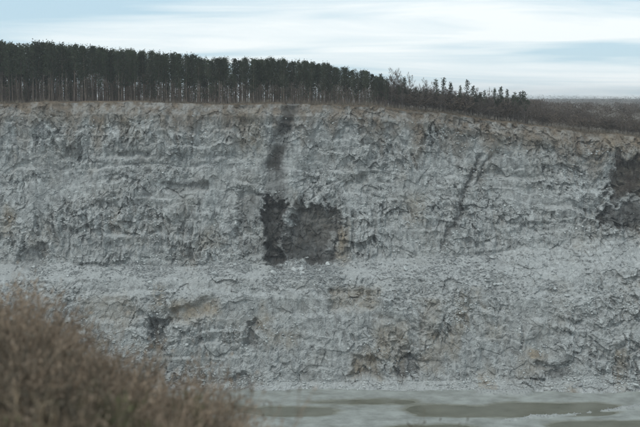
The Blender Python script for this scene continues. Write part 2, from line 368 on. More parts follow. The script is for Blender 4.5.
spots = [(0, 12, 205, 236, .7), (408, 424, 198, 222, .6), (338, 346, 225, 262, .7), (236, 262, 108, 150, .5), (165, 215, 300, 322, .75), (332, 378, 286, 312, .55), (350, 382, 358, 378, .7),
         (375, 410, 320, 362, .5), (265, 300, 328, 348, .4), (420, 440, 300, 372, .4), (80, 135, 296, 325, .35), (515, 545, 350, 378, .4), (480, 506, 320, 340, .3), (605, 700, 135, 160, .5), (612, 700, 165, 196, .35), (480, 640, 128, 150, .35), (20, 140, 106, 122, .3), (300, 345, 205, 245, .12)]
G = sum(w * blob(px, py, a, b, c0, c1, 6, nz) for a, b, c0, c1, w in spots) + 0.5 * np.clip(fbm(X / 9, S / 13, 85, 4) * 2.2 - 0.7, 0, 1) * (1 + 0.8 * sstep(275, 300, py))
G = np.clip(G, 0, 1) * (0.55 + 0.45 * np.clip(0.5 + 1.5 * fbm(X / 2.0, S / 2.5, 86, 3), 0, 1.2))
depth_rim = py - np.interp(px, RIM_PX, RIM_PY)
B = np.clip(1 - depth_rim / (20 + 36 * np.clip(0.45 + fbm(wx / 5, S * 0 + 2, 90, 4) * 1.3, 0, 1.3)), 0, 1) ** 0.7
B = np.where((ZONE == 'top')[:, None], 1.0, B * (0.45 + 0.55 * np.clip(0.55 + 1.6 * fbm(X / 2, S / 2.6, 91, 3), 0, 1)))
B = np.clip(B, 0, 1) * np.where((ZONE == 'top')[:, None], 1, 1 - .8 * dyke)
MIN = np.stack([np.clip(R, 0, .92), np.clip(G, 0, .85), B, np.clip(rough, 0, 1)], -1)

def wall_piece(name, r0, r1, label):
    sub = P[r0:r1 + 1].reshape(-1, 3)
    me = mesh_np(name, sub, grid_quads(r1 - r0 + 1, NC)[:, ::-1], ROCK)
    at = me.color_attributes.new('minerals_shade', 'FLOAT_COLOR', 'POINT')
    at.data.foreach_set('color', np.ascontiguousarray(MIN[r0:r1 + 1].reshape(-1, 4), dtype=np.float32).ravel())
    return tag(link(name, me), label, kind='structure')
cum = np.cumsum([n[2] for n in nodes]); b_rim, b_bench, b_rub, b_low, b_toe = cum[1], cum[5], cum[6], cum[7], cum[8]
wall_piece('upper_cliff', 0, b_bench, 'grey blasted upper rock face below the pine forest')
wall_piece('rock_bench', b_bench, b_low, 'pale rubble covered bench between the two rock faces')
wall_piece('lower_cliff', b_low, NR - 1, 'grey and ochre stained lower rock face above the ponds')

# ------------------------------------------------------------------ plateau behind the rim, to the horizon
gx_ = np.concatenate([np.linspace(-4200, -260, 24), np.linspace(-240, 320, 60), np.linspace(360, 4200, 30)])
gy_ = np.concatenate([np.linspace(454, 620, 26), np.geomspace(650, 9000, 46)])
GX, GY = np.meshgrid(gx_, gy_); GZ = ground(GX, GY) - 0.25 * (GY < 457)
tag(link('ground', mesh_np('ground', np.stack([GX, GY, GZ], -1).reshape(-1, 3), grid_quads(len(gy_), len(gx_)), SOIL, True)), 'brown plateau ground running back from the quarry rim', kind='structure')

# ------------------------------------------------------------------ quarry floor and ponds
fx_ = np.linspace(-170, 170, 340); fy_ = np.concatenate([np.linspace(60, 330, 30), np.linspace(331, 392, 170)])
FX, FY = np.meshgrid(fx_, fy_); fpx, fpy = project(FX, FY, 0 * FX)
fn = (22 * fbm(FX / 11, FY / 9, 131, 5, .6), 3.6 * fbm(FX / 12 + 5, FY / 9, 132, 5, .6))
fh = 0.17 + 0.20 * fbm(FX / 16, FY / 9, 133, 5, .55) + 0.10 * fbm(FX / 5, FY / 3.5, 134, 5, .55)
ponds = [(492, 612, 403, 416, .75), (415, 480, 405, 417, .65), (255, 330, 407, 416, .6), (300, 425, 399, 404, .5), (560, 700, 421, 440, .8), (80, 235, 404, 414, .6), (395, 470, 424, 440, .6)]
for a, b2, c0, c1, w in ponds: fh -= .85 * w * blob(fpx, fpy, a - 30, b2 + 30, c0 - 4, c1 + 4, 3, fn) * sstep(a - 25, a + 25, fpx) * (1 - sstep(b2 - 25, b2 + 25, fpx)) * sstep(c0 - 3, c0 + 5, fpy) * (1 - sstep(c1 - 5, c1 + 3, fpy)) * 1.3
berm = np.exp(-((fpy + fn[1] * 0.6 - np.interp(fpx, [430, 520, 560, 600, 640, 720], [427, 420, 416, 411, 408, 404])) / 1.3) ** 2) * sstep(480, 530, fpx)
fh += 0.65 * berm + 0.7 * berm * fbm(FX / 1.6, FY / 1.2, 140, 2)
isle = blob(fpx, fpy, 478, 530, 391, 396, 1.6, fn); fh += 1.0 * isle
fme = mesh_np('quarry_floor', np.stack([FX, FY, fh], -1).reshape(-1, 3), grid_quads(len(fy_), len(fx_)), ROCK, True)
fm, t, b = new_mat('quarry_mud')
g = t.nodes.new('ShaderNodeNewGeometry'); pos = g.outputs['Position']
a = t.nodes.new('ShaderNodeAttribute'); a.attribute_name = 'wet'
s = t.nodes.new('ShaderNodeSeparateColor'); t.links.new(a.outputs['Color'], s.inputs[0])
mud = ramp(t, noise(t, pos, 0.16, 8, 0.6), (0.20, 0.207, 0.188), (0.345, 0.36, 0.335), 0.34, 0.66)
mud = mix(t, s.outputs[0], mud, ramp(t, noise(t, pos, 0.5, 6, 0.65), (0.115, 0.112, 0.082), (0.20, 0.195, 0.15), 0.3, 0.7))
mud = mix(t, s.outputs[1], mud, ramp(t, noise(t, pos, 1.2, 6, 0.7), (0.22, 0.23, 0.225), (0.44, 0.44, 0.425), 0.3, 0.7))
mud = mix(t, s.outputs[2], mud, (0.06, 0.048, 0.036))
t.links.new(mud, b.inputs['Base Color']); b.inputs['Roughness'].default_value = 0.75
bump(t, b, noise(t, pos, 1.5, 6, 0.7), 0.5, 0.2)
wetm = np.clip(sstep(0.16, -0.06, fh) if False else (1 - sstep(-0.1, 0.16, fh)), 0, 1)
wc = np.stack([wetm, np.clip(.75 * berm + .8 * isle, 0, 1), 0 * fh, np.ones_like(fh)], -1)
at = fme.color_attributes.new('wet', 'FLOAT_COLOR', 'POINT'); at.data.foreach_set('color', np.ascontiguousarray(wc.reshape(-1, 4), dtype=np.float32).ravel())
fme.materials.clear(); fme.materials.append(fm)
tag(link('quarry_floor', fme), 'muddy grey floor of the quarry', kind='structure')
wm, t, b = new_mat('pond_water')
g = t.nodes.new('ShaderNodeNewGeometry')
t.links.new(ramp(t, noise(t, g.outputs['Position'], 0.12, 4, 0.6), (0.105, 0.105, 0.075), (0.165, 0.163, 0.125), 0.3, 0.7), b.inputs['Base Color'])
b.inputs['Roughness'].default_value = 0.22; b.inputs['Specular IOR Level'].default_value = 0.4
bump(t, b, noise(t, g.outputs['Position'], 2.5, 3, 0.6), 0.25, 0.03)
wv = np.array([(-170, 100, -0.06), (170, 100, -0.06), (170, 388, -0.06), (-170, 388, -0.06)])
tag(link('water', mesh_np('water', wv, np.array([[0, 1, 2, 3]]), wm)), 'shallow olive ponds on the quarry floor', kind='structure')

# ------------------------------------------------------------------ broken rock
def hull_rock(seed, n=15, flat=0.75):
    r = np.random.default_rng(seed); bm = bmesh.new()
    p = r.normal(size=(n, 3)); p /= np.linalg.norm(p, axis=1)[:, None]; p *= r.uniform(0.75, 1.1, (n, 1))
    p *= np.array([r.uniform(0.8, 1.25), r.uniform(0.8, 1.2), flat * r.uniform(0.75, 1.2)]) * 0.5
    for q in p: bm.verts.new(q)
    res = bmesh.ops.convex_hull(bm, input=bm.verts)
    bmesh.ops.delete(bm, geom=[v for v in bm.verts if not v.link_faces], context='VERTS')
    bmesh.ops.triangulate(bm, faces=bm.faces)
    bm.verts.index_update()
    V = np.array([v.co[:] for v in bm.verts]); T = np.array([[v.index for v in f.verts] for f in bm.faces]); bm.free()
    return V, T
rocks = [hull_rock(900 + k, 9 + k % 4) for k in range(9)]
rock_me = [mesh_np('boulder', V, T, BOULDER) for V, T in rocks]
small = [hull_rock(950 + k, 9) for k in range(6)]

nrm = np.cross(np.gradient(P, axis=1), np.gradient(P, axis=0)); nrm /= np.maximum(np.linalg.norm(nrm, axis=-1, keepdims=True), 1e-9)
nrm *= np.sign(nrm[..., 2:3] + 1e-9)
clump = np.clip(0.15 + 1.4 * fbm(X / 6, S / 5, 151, 3), 0, 1)
for a_, b_, c_, d_, w_ in ((270, 345, 262, 292, .8), (395, 440, 268, 296, .8), (110, 148, 332, 352, 1.0), (215, 240, 330, 345, .6), (450, 640, 280, 310, .5), (560, 640, 368, 388, .9), (270, 300, 320, 345, .6)):
    clump = clump + w_ * blob(px, py, a_, b_, c_, d_, 6, nz)
fan = sstep(.05, .55, fbm(X / 9, S * 0 + 5, 160, 3) + .25) * (blob(px, py, -200, 900, 252, 276, 6) + .7 * blob(px, py, -200, 900, 376, 396, 5) + .5 * blob(px, py, -200, 900, 162, 176, 4))
clump = (clump + .9 * fan) * (1 - .93 * np.clip(hole + bh, 0, 1)) * (1 - .7 * dyke)
inview = (px > -25) & (px < 665) & (py < 400)
zr_ = np.repeat(ZONE[:, None], NC, 1)
def pick(zones, n, seed, minup=0.35):
    r = np.random.default_rng(seed)
    w = np.where(np.isin(zr_, zones) & inview & (nrm[..., 2] > minup), clump ** 1.9 + 0.03 * (1 - np.clip(hole + bh, 0, 1)), 0).ravel(); w /= w.sum()
    return np.unravel_index(r.choice(w.size, n, replace=False, p=w), X.shape)
def put_boulder(p, size, seed, label, group):
    r = random.Random(seed); o = link('boulder', rock_me[seed % len(rock_me)])
    o.scale = (size * r.uniform(.85, 1.25), size * r.uniform(.8, 1.1), size * r.uniform(.75, 1.1))
    o.rotation_euler = (r.uniform(-.5, .5), r.uniform(-.5, .5), r.uniform(0, 6.28))
    o.location = (p[0], p[1], p[2] + size * 0.16)
    return tag(o, label, 'boulder', group)
seed = 0
for zones, n, lo, hi, label, group in (
        (['bench'], 105, 0.9, 3.2, 'pale angular boulder lying on the flat rock bench', 'boulders on the bench'),
        (['rubble'], 110, 0.9, 2.6, 'pale broken boulder on the rubble slope below the bench', 'boulders on the rubble slope'),
        (['lower'], 40, 0.8, 2.0, 'loose grey boulder lodged in the lower rock face', 'boulders lodged in the lower face'),
        (['toe'], 50, 0.8, 3.0, 'fallen grey boulder under the lower rock face', 'boulders at the foot of the lower face')):
    rr, cc = pick(zones, n, 500 + n)
    for q in range(n):
        size = lo + (hi - lo) * random.random() ** 3.2
        bp, bq = project(*P[rr[q], cc[q]])
        wh = next((w for w, a_, b_, c_, d_ in (('below the dark hollow', 255, 348, 255, 300), ('under the tilted dark gully', 425, 470, 240, 300), ('near the brown hollow', 590, 670, 220, 300), ('near the dark notch', 135, 185, 300, 365), ('beside the olive ponds', 415, 620, 376, 400)) if a_ < bp < b_ and c_ < bq < d_), '')
        put_boulder(P[rr[q], cc[q]], size, seed, (('large ' if size > 1.7 else 'small ' if size < 1.1 else '') + label + ' ' + wh).strip(), group); seed += 1
def rubble(name, zones, n, lo, hi, label, sd_):
    r = np.random.default_rng(sd_); rr, cc = pick(zones, n, sd_, 0.38); Vs, Ts, o_ = [], [], 0
    for q in range(n):
        V, T = small[q % len(small)]; th = r.uniform(0, 6.28); sz = lo + (hi - lo) * r.random() ** 3
        R_ = np.array([[math.cos(th), -math.sin(th), 0], [math.sin(th), math.cos(th), 0], [0, 0, 1]])
        Vs.append((V * sz) @ R_.T + P[rr[q], cc[q]] + np.array([0, 0, sz * .12])); Ts.append(T + o_); o_ += len(V)
    return tag(link(name, mesh_np(name, np.concatenate(Vs), np.concatenate(Ts), BOULDER)), label, 'rubble', kind='stuff')
rubble('rubble', ['bench', 'rubble', 'ledge'], 8000, 0.28, 1.3, 'broken stones strewn over the bench and its slope', 601)
rubble('scree', ['upper', 'lower', 'toe'], 12500, 0.25, 1.3, 'loose scree caught on ledges of the rock faces', 602)
# stones along the causeway and on the mud
r = np.random.default_rng(77); Vs, Ts, o_ = [], [], 0
wgt = (np.clip(berm + 0.8 * isle, 0, 1) + 0.0).ravel(); wgt /= wgt.sum()
for q in r.choice(wgt.size, 700, replace=False, p=wgt):
    V, T = small[q % 6]; sz = r.uniform(.25, .7); Vs.append(V * sz + np.array([FX.ravel()[q], FY.ravel()[q], fh.ravel()[q] + .08 * sz])); Ts.append(T + o_); o_ += len(V)
tag(link('causeway_stones', mesh_np('causeway_stones', np.concatenate(Vs), np.concatenate(Ts), BOULDER)), 'pale stones along the low bank between the ponds', 'stones', kind='stuff')

# ------------------------------------------------------------------ trees
class MB:
    def __init__(self): self.V, self.T, self.n = [], [], 0
    def add(self, V, T):
        self.V.append(np.asarray(V, float)); self.T.append(np.asarray(T, int) + self.n); self.n += len(V)
    def tube(self, pts, rad, k=5):
        pts = np.asarray(pts, float); m = len(pts); V = []
        for i in range(m):
            dd = pts[min(i + 1, m - 1)] - pts[max(i - 1, 0)]; dd = dd / (np.linalg.norm(dd) + 1e-9)
            u = np.cross(dd, (0.31, 0.95, 0.05)); u /= np.linalg.norm(u) + 1e-9; w = np.cross(dd, u)
            for j in range(k):
                an = 2 * math.pi * j / k; V.append(pts[i] + rad[i] * (math.cos(an) * u + math.sin(an) * w))
        T = []
        for i in range(m - 1):
            for j in range(k):
                a, b, c, e = i * k + j, i * k + (j + 1) % k, (i + 1) * k + (j + 1) % k, (i + 1) * k + j
                T += [(a, b, c), (a, c, e)]
        self.add(V, T)
    def strip(self, p0, p1, w0, w1, r):
        p0 = np.asarray(p0, float); p1 = np.asarray(p1, float)
        dd = p1 - p0; s = np.cross(dd, r.normal(size=3)); s /= np.linalg.norm(s) + 1e-9
        self.add([p0 - s * w0, p0 + s * w0, p1 + s * w1, p1 - s * w1], [(0, 1, 2), (0, 2, 3)])
    def arr(self): return np.concatenate(self.V), np.concatenate(self.T)

def unit(v): return v / (np.linalg.norm(v) + 1e-9)
def pine(seed, h=21.0, cf=0.40, cr=2.3, nb=34, tufts=6, needles=6, trunk_r=0.17, sides=6, segs=8):
    r = np.random.default_rng(seed); tr, cw = MB(), MB()
    lean = r.normal(size=2) * 0.012 * h
    def axis(t): return np.array([lean[0] * t * t + 0.12 * math.sin(3 * t + seed), lean[1] * t * t, h * t])
    ts = np.linspace(0, 0.985, segs); tr.tube([axis(q) - (np.array([0, 0, .4]) if q == 0 else 0) for q in ts], [trunk_r * (1 - 0.85 * q) * (1.25 if q == 0 else 1) for q in ts], sides)
    for k in range(9 if sides > 3 else 3):                                    # dead stubs below the crown
        t_ = r.uniform(0.1, 1) * (1 - cf); an = r.uniform(0, 6.28); p = axis(t_); ln = r.uniform(.5, 1.6)
        tr.strip(p, p + np.array([math.cos(an) * ln, math.sin(an) * ln, r.uniform(-.3, .3)]), .03, .012, r)
    for k in range(nb):
        u = (k + r.uniform(0, 1)) / nb; t_ = 1 - cf + cf * u; p = axis(t_); an = k * 2.4 + r.uniform(-.5, .5)
        prof = (0.30 + 2.1 * u) if u < 0.3 else max(0.22, 0.98 - 0.72 * ((u - 0.3) / 0.7) ** 2.2)
        ln = cr * prof * r.uniform(.65, 1.12); el = r.uniform(0.05, 0.55) + 0.5 * u
        dv = np.array([math.cos(an) * math.cos(el), math.sin(an) * math.cos(el), math.sin(el)])
        tip = p + dv * ln + np.array([0, 0, r.uniform(-.15, .25)]); tr.strip(p, tip, .045, .015, r)
        for q in range(tufts):
            f = r.uniform(.35, 1.05); c0 = p + (tip - p) * f + r.normal(size=3) * 0.32
            for s in range(needles):
                nd = unit(r.normal(size=3) + np.array([0, 0, .5]) + dv * .7); sz = r.uniform(.22, .5)
                sd2 = unit(np.cross(nd, r.normal(size=3))) * sz * r.uniform(.22, .42)
                cw.add([c0 - sd2, c0 + sd2, c0 + nd * sz], [(0, 1, 2)])
    return tr.arr(), cw.arr()
def bare_tree(seed, h=10.0, spread=0.34, n1=16, n2=5, n3=5, tw=0.018, low=0.22):
    r = np.random.default_rng(seed); tr, cw = MB(), MB()
    lean = r.normal(size=2) * 0.04 * h
    def axis(t): return np.array([lean[0] * t * t, lean[1] * t * t, h * t])
    ts = np.linspace(0, 1, 6); tr.tube([axis(q) - (np.array([0, 0, .3]) if q == 0 else 0) for q in ts], [0.011 * h * (1 - .9 * q) for q in ts], 5)
    for k in range(n1):
        t_ = low + (.98 - low) * (k + r.random()) / n1; p = axis(t_); an = k * 2.4 + r.uniform(-.6, .6); el = r.uniform(.5, 1.1)
        ln = h * spread * (1.1 - .75 * t_) * r.uniform(.7, 1.2); dv = np.array([math.cos(an) * math.cos(el), math.sin(an) * math.cos(el), math.sin(el)])
        tip = p + dv * ln; tr.strip(p, tip, .004 * h, .002 * h, r)
        for q in range(n2):
            p2 = p + (tip - p) * r.uniform(.25, 1); d2 = unit(dv + r.normal(size=3) * .55); l2 = ln * r.uniform(.3, .6); t2 = p2 + d2 * l2
            cw.strip(p2, t2, tw * 1.5, tw * .7, r)
            for s in range(n3):
                p3 = p2 + (t2 - p2) * r.uniform(.2, 1); d3 = unit(d2 + r.normal(size=3) * .6); cw.strip(p3, p3 + d3 * l2 * r.uniform(.35, .8), tw, tw * .5, r)
    return tr.arr(), cw.arr()

rt = random.Random(11)
def place_tree(kind, var, x, y, s, rz, label, cat, group, names=('trunk', 'crown'), sz=None, z=None):
    e = bpy.data.objects.new(kind, None); COL.objects.link(e); e.empty_display_size = 0.5
    e.location = (x, y, (float(ground(x, y)) if z is None else z) - 0.1); e.rotation_euler = (rt.gauss(0, .022), rt.gauss(0, .028), rz); e.scale = (s, s, s if sz is None else sz)
    link(names[0], var[0], e); link(names[1], var[1], e)
    return tag(e, label, cat, group)
pines_arr = [pine(40 + k, 20.5, (.48, .62, .42, .70, .55, .46)[k], (2.7, 3.1, 2.4, 2.9, 2.6, 3.3)[k], nb=58, tufts=8) for k in range(6)]
pine_me = [(mesh_np('trunk', *a_[0], BARK), mesh_np('crown', *a_[1], NEEDLE)) for a_ in pines_arr]
lone_arr = [pine(70 + k, 15.0, (.36, .44, .60, .5)[k], (1.4, 1.7, 1.8, 1.3)[k], 34, 7, 6, .14) for k in range(4)]
lone_me = [(mesh_np('trunk', *a_[0], BARK), mesh_np('crown', *a_[1], NEEDLE)) for a_ in lone_arr]
bare_arr = [bare_tree(90 + k, 10.0, (.34, .40, .46, .36, .30)[k], 22, 6, 6, .026, .12) for k in range(5)]
bare_me = [(mesh_np('trunk', *a_[0], GREYBARK), mesh_np('crown', *a_[1], TWIG)) for a_ in bare_arr]

# treetop line of the dense stand (photo rows), hence each tree's height
TOP_PX = [-150, 0, 30, 55, 80, 110, 150, 180, 215, 255, 300, 340, 365, 385, 400]
TOP_PY = [40, 42, 44, 43, 45, 48, 51, 54, 58, 58, 60, 66, 71, 78, 84]
def stand_height(x, y):
    pxx = 320 + F * x / (y * CP); return float(z_at(np.interp(pxx, TOP_PX, TOP_PY), y) - ground(x, y))
x = -136.0; row = []
while x < 29.5:
    row.append((x, rt.uniform(1.5, 5.0))); x += rt.choice((.7, 1.2, 2.0, 2.6, 3.2)) * rt.uniform(.8, 1.2)
x = -138.0
while x < 27:
    row.append((x, rt.uniform(5.5, 11))); x += rt.uniform(1.6, 2.9)
x = -140.0
while x < 27:
    row.append((x, rt.uniform(11, 19))); x += rt.uniform(2.2, 3.8)
for k, (x, back) in enumerate(row):
    y = float(rim_y(x)) + back; hgt = stand_height(x, y) * (rt.uniform(.90, .985) + .012 * math.sin(x * .9) + .022 * math.sin(x * .37 + 1))
    if rt.random() < .12: hgt *= rt.uniform(.6, .85)
    if x > 22: hgt *= rt.uniform(.75, 1.0)
    f_ = hgt / 20.5
    vr = rt.randrange(6)
    size_w = 'tall' if hgt > 19.5 else 'middle-sized' if hgt > 14 else 'stunted'
    crown_w = ('high-crowned', 'broad-crowned', 'slender high-crowned', 'deep-crowned', 'narrow-crowned', 'spreading')[vr]
    place_w = 'at the front edge of the dense stand' if back < 5.2 else 'behind the front trunks of the dense stand' if back < 11 else 'deeper inside the dense stand'
    pq = 320 + F * x / (y * CP)
    near_w = ' above the dark dyke' if 272 < pq < 312 else ' by the bare thicket' if pq > 350 else ''
    place_tree('pine_tree', pine_me[vr], x, y, f_ * rt.uniform(.9, 1.12), rt.uniform(0, 6.28), f'{size_w} {crown_w} pine {place_w}{near_w}', 'pine tree', 'pines of the dense stand on the rim', sz=f_)
# single pines above the bare thicket: (column, top row, metres behind the rim, variant, width factor)
lone = [(381, 75, 6, 1, 1.0), (387, 79, 9, 2, 1.0), (405, 78, 8, 0, .8), (437, 80, 6, 2, 1.0), (443, 79, 9, 1, .9), (450, 83, 7, 0, .8),
        (460, 86, 10, 3, .7), (467, 81, 6, 2, .9), (472, 87, 6, 1, 1.0), (484, 91, 5, 2, .8), (494, 89, 11, 0, .7), (499, 88, 6, 1, .9), (506, 90, 9, 3, .8), (514, 93, 5, 2, 1.0), (519, 93, 7, 1, 1.0), (525, 92, 6, 2, 1.1)]
lone += [(rt.uniform(374, 528), None, rt.uniform(5, 20), rt.randrange(4), rt.uniform(.75, 1.05)) for k in range(56)]
for pxx, top, back, vr, wf in lone:
    if top is None: top = np.interp(pxx, [374, 390, 440, 528], [80, 84, 89, 97]) + rt.uniform(0, 8)
    x = float(x_at(pxx, 430 + back)); y = float(rim_y(x)) + back; hgt = float(z_at(top, y) - ground(x, y)); f_ = hgt / 15.0
    place_tree('pine_tree', lone_me[vr], x, y, max(f_, .7) * wf, rt.uniform(0, 6.28), ('tallish ' if hgt > 11.5 else 'small ') + ('slender high-crowned', 'rounded', 'deep-crowned', 'thin narrow')[vr] + ' pine standing up out of the bare brown thicket' + (' beside the dense stand' if pxx < 410 else ' before the open scrub' if pxx > 508 else ''), 'pine tree', 'scattered pines in the bare thicket', sz=f_)
for pxx, top in ((394, 71), (397, 73), (411, 75), (427, 80), (378, 80), (433, 84), (477, 90), (489, 90)):
    x = float(x_at(pxx, 437)); y = float(rim_y(x)) + rt.uniform(4, 9); hgt = float(z_at(top, y) - ground(x, y)); f_ = hgt / 10
    place_tree('bare_tree', bare_me[rt.randrange(5)], x, y, f_ * .75, rt.uniform(0, 6.28), 'tall thin leafless tree rising above the thicket against the sky', 'bare tree', 'tall leafless trees beside the scattered pines', sz=f_)
# bare thicket along the rim
def thicket_top(pxx): return np.interp(pxx, [370, 385, 400, 440, 480, 530, 570, 640, 760], [84, 84, 85, 89, 95, 103, 109, 119, 128])
for k in range(190):
    pxx = 376 + 292 * rt.random() ** 1.25; back = rt.uniform(1.0, 14) if k < 100 else rt.uniform(10, 40)
    x = float(x_at(pxx, 430 + back)); y = float(rim_y(x)) + back; hgt = float(z_at(thicket_top(pxx), y) - ground(x, y)) * rt.uniform(.62, 1.05); f_ = max(hgt, 2.2) / 10
    place_tree('bare_tree', bare_me[rt.randrange(5)], x, y, f_ * rt.uniform(.95, 1.35), rt.uniform(0, 6.28), ('tall ' if hgt > 7 else 'low ' if hgt < 4.5 else '') + 'brown leafless tree ' + ('at the front of' if back < 7 else 'in the middle of' if back < 14 else 'at the back of') + ' the thicket ' + ('among the scattered pines' if pxx < 530 else 'above the brown hollow' if pxx > 590 else 'past the last pines'), 'bare tree', 'leafless trees of the thicket on the rim', sz=f_)

# brown shrubs rooted in the hollow at the wall's broken end
rw = np.random.default_rng(91); cand = np.argwhere((bh > .4) & (py < 203) & (px < 668))
for k in range(30):
    rr_, cc_ = cand[rw.integers(len(cand))]; q = P[rr_, cc_]; f_ = float(rw.uniform(.25, .6))
    place_tree('bare_shrub', bare_me[k % 5], float(q[0]), float(q[1]) - .1, f_ * 1.5, float(rw.uniform(0, 6.28)), 'dark brown leafless shrub rooted in the brown hollow of the upper face', 'shrub', 'shrubs in the brown hollow', names=('stem', 'twigs'), sz=f_, z=float(q[2]))
# what stands behind them reads as one mass
def mass(name, items, mats, label):
    Vs, Ts, Mi, o_ = [], [], [], 0
    for parts, x, y, sx, sz, rz in items:
        z = float(ground(x, y)); ca, sa = math.cos(rz), math.sin(rz)
        for k, (V, T) in parts:
            W = V * np.array([sx, sx, sz]); W = np.stack([W[:, 0] * ca - W[:, 1] * sa + x, W[:, 0] * sa + W[:, 1] * ca + y, W[:, 2] + z], 1)
            Vs.append(W); Ts.append(T + o_); Mi.append(np.full(len(T), k)); o_ += len(V)
    return tag(link(name, mesh_np(name, np.concatenate(Vs), np.concatenate(Ts), mats, mi=np.concatenate(Mi))), label, 'woodland', kind='stuff')
lowp = [pine(140 + k, 20.5, .56, 3.5, 32, 5, 4, .18, 3, 4) for k in range(4)]
lowb = [bare_tree(160 + k, 10, .36, 11, 4, 3, .035) for k in range(4)]
items = []
for k in range(460):
    x = rt.uniform(-190, 34); back = rt.uniform(18, 95); y = 430 + back
    if x > 10 and back > 60: continue
    f_ = stand_height(min(x, 25), y) / 20.5 * rt.uniform(.88, .985); v = lowp[rt.randrange(4)]
    items.append((((0, v[0]), (1, v[1])), x, y, f_ * rt.uniform(1, 1.2), f_, rt.uniform(0, 6.28)))
young = [pine(190 + k, 9.0, .82, 1.8, 18, 4, 3, .09, 3, 4) for k in range(3)]
for k in range(430):
    x = rt.uniform(-175, 30); y = 430 + (rt.uniform(9, 60) if k < 260 else rt.uniform(50, 140)); v = young[rt.randrange(3)]; f_ = rt.uniform(.5, 1.25)
    items.append((((0, v[0]), (1, v[1])), x, y, f_ * 1.1, f_, rt.uniform(0, 6.28)))
for k in range(260):
    x = rt.uniform(-170, 32); y = 430 + rt.uniform(5, 60); v = lowb[rt.randrange(4)]; f_ = rt.uniform(.45, 1.15)
    items.append((((2, v[0]), (2, v[1])), x, y, f_ * 1.1, f_, rt.uniform(0, 6.28)))
deep = [pine(150 + k, 20.5, .5, 3.0, 12, 3, 3, .19, 3, 4) for k in range(3)]
for k in range(1000):
    x = rt.uniform(-260, 40); y = 430 + rt.uniform(60, 330); pq = 320 + F * x / (y * CP)
    if pq > 388: continue
    f_ = stand_height(min(x, 25), 470) / 20.5 * rt.uniform(.85, .98); v = deep[rt.randrange(3)]
    items.append((((0, v[0]), (1, v[1])), x, y, f_ * 1.25, f_, rt.uniform(0, 6.28)))
for k in range(260):
    x = rt.uniform(-230, 36); y = 430 + rt.uniform(40, 200); v = lowb[rt.randrange(4)]; f_ = rt.uniform(.5, 1.3)
    if 320 + F * x / (y * CP) > 392: continue
    items.append((((2, v[0]), (2, v[1])), x, y, f_ * 1.3, f_, rt.uniform(0, 6.28)))
mass('forest', items, [BARK, NEEDLE, SCRUB], 'dark depth of pine forest behind the front trunks')
bush = [bare_tree(170 + k, 4.0, .75, 10, 4, 3, .055, .04) for k in range(4)]
items = []
for k in range(1180):
    pxx = rt.uniform(390, 740); y = 430 + 3 + 1150 * rt.random() ** 2.2; x = float(x_at(pxx, y)); v = bush[rt.randrange(4)]
    f_ = rt.uniform(.55, 1.15) * (1 + .5 * (y > 700)) * (1.25 if pxx < 540 else 1); items.append((((0, v[0]), (0, v[1])), x, y, f_ * rt.uniform(1.2, 1.9), f_, rt.uniform(0, 6.28)))
mass('scrub', items, [SCRUB], 'brown leafless scrub covering the plateau behind the rim')
lowf = [pine(180 + k, 18, .92, 4.4, 12, 3, 3, .2, 3, 4) for k in range(3)]
items = []
for k in range(2000):
    y = rt.uniform(1700, 3300); pxx = rt.uniform(330, 760); x = float(x_at(pxx, y)); v = lowf[rt.randrange(3)]
    f_ = rt.uniform(.6, 1.15); items.append((((0, v[1]),), x, y, f_ * 3.2, f_ * .72, rt.uniform(0, 6.28)))
mass('far_woodland', items, [FARWOOD], 'far wooded plain on the horizon')

# dry grass and brush along the lip
mb = MB(); r = np.random.default_rng(55)
for k in range(5200):
    x = r.uniform(-140, 140); y = float(rim_y(x)) + abs(r.normal()) * 3 - 0.3; z = float(ground(x, y)); hh = r.uniform(.3, 1.3)
    if float(fbm(np.array(x / 9.), np.array(.7), 58, 3)) < r.uniform(-.45, .35): continue
    for q in range(2): mb.strip((x + r.normal() * .2, y + r.normal() * .2, z - .1), (x + r.normal() * .35, y + r.normal() * .35, z + hh), .06, .015, r)
tag(link('rim_grass', mesh_np('rim_grass', *mb.arr(), DRYGRASS)), 'dry brown grass along the lip of the quarry', 'grass', kind='stuff')

# ------------------------------------------------------------------ the near slope with its shrubs
def near_z(x, y):
    x = np.asarray(x, float); y = np.asarray(y, float)
    left = sstep(1.0, -7.0, x) if False else (1 - sstep(-7.5, 0.5, x + (y - 16) * 0.10))
    z = CZ - 1.75 - 0.55 * np.clip(y - 1, 0, 6) - 0.30 * np.clip(y - 7, 0, 12) - 1.15 * np.clip(y - 26, 0, 200)
    z = z + left * 2.9 * sstep(4, 14, y) + 0.12 * fbm(x / 1.3, y / 1.3, 70, 4)
    return np.maximum(z, -2.0)
nx_ = np.linspace(-26, 20, 150); ny_ = np.concatenate([np.linspace(-8, 30, 150), np.linspace(30.5, 125, 60)])
NX, NY = np.meshgrid(nx_, ny_)
tag(link('near_slope', mesh_np('near_slope', np.stack([NX, NY, near_z(NX, NY)], -1).reshape(-1, 3), grid_quads(len(ny_), len(nx_)), NEARSOIL, True)), 'brown earth slope of the near quarry edge', kind='structure')

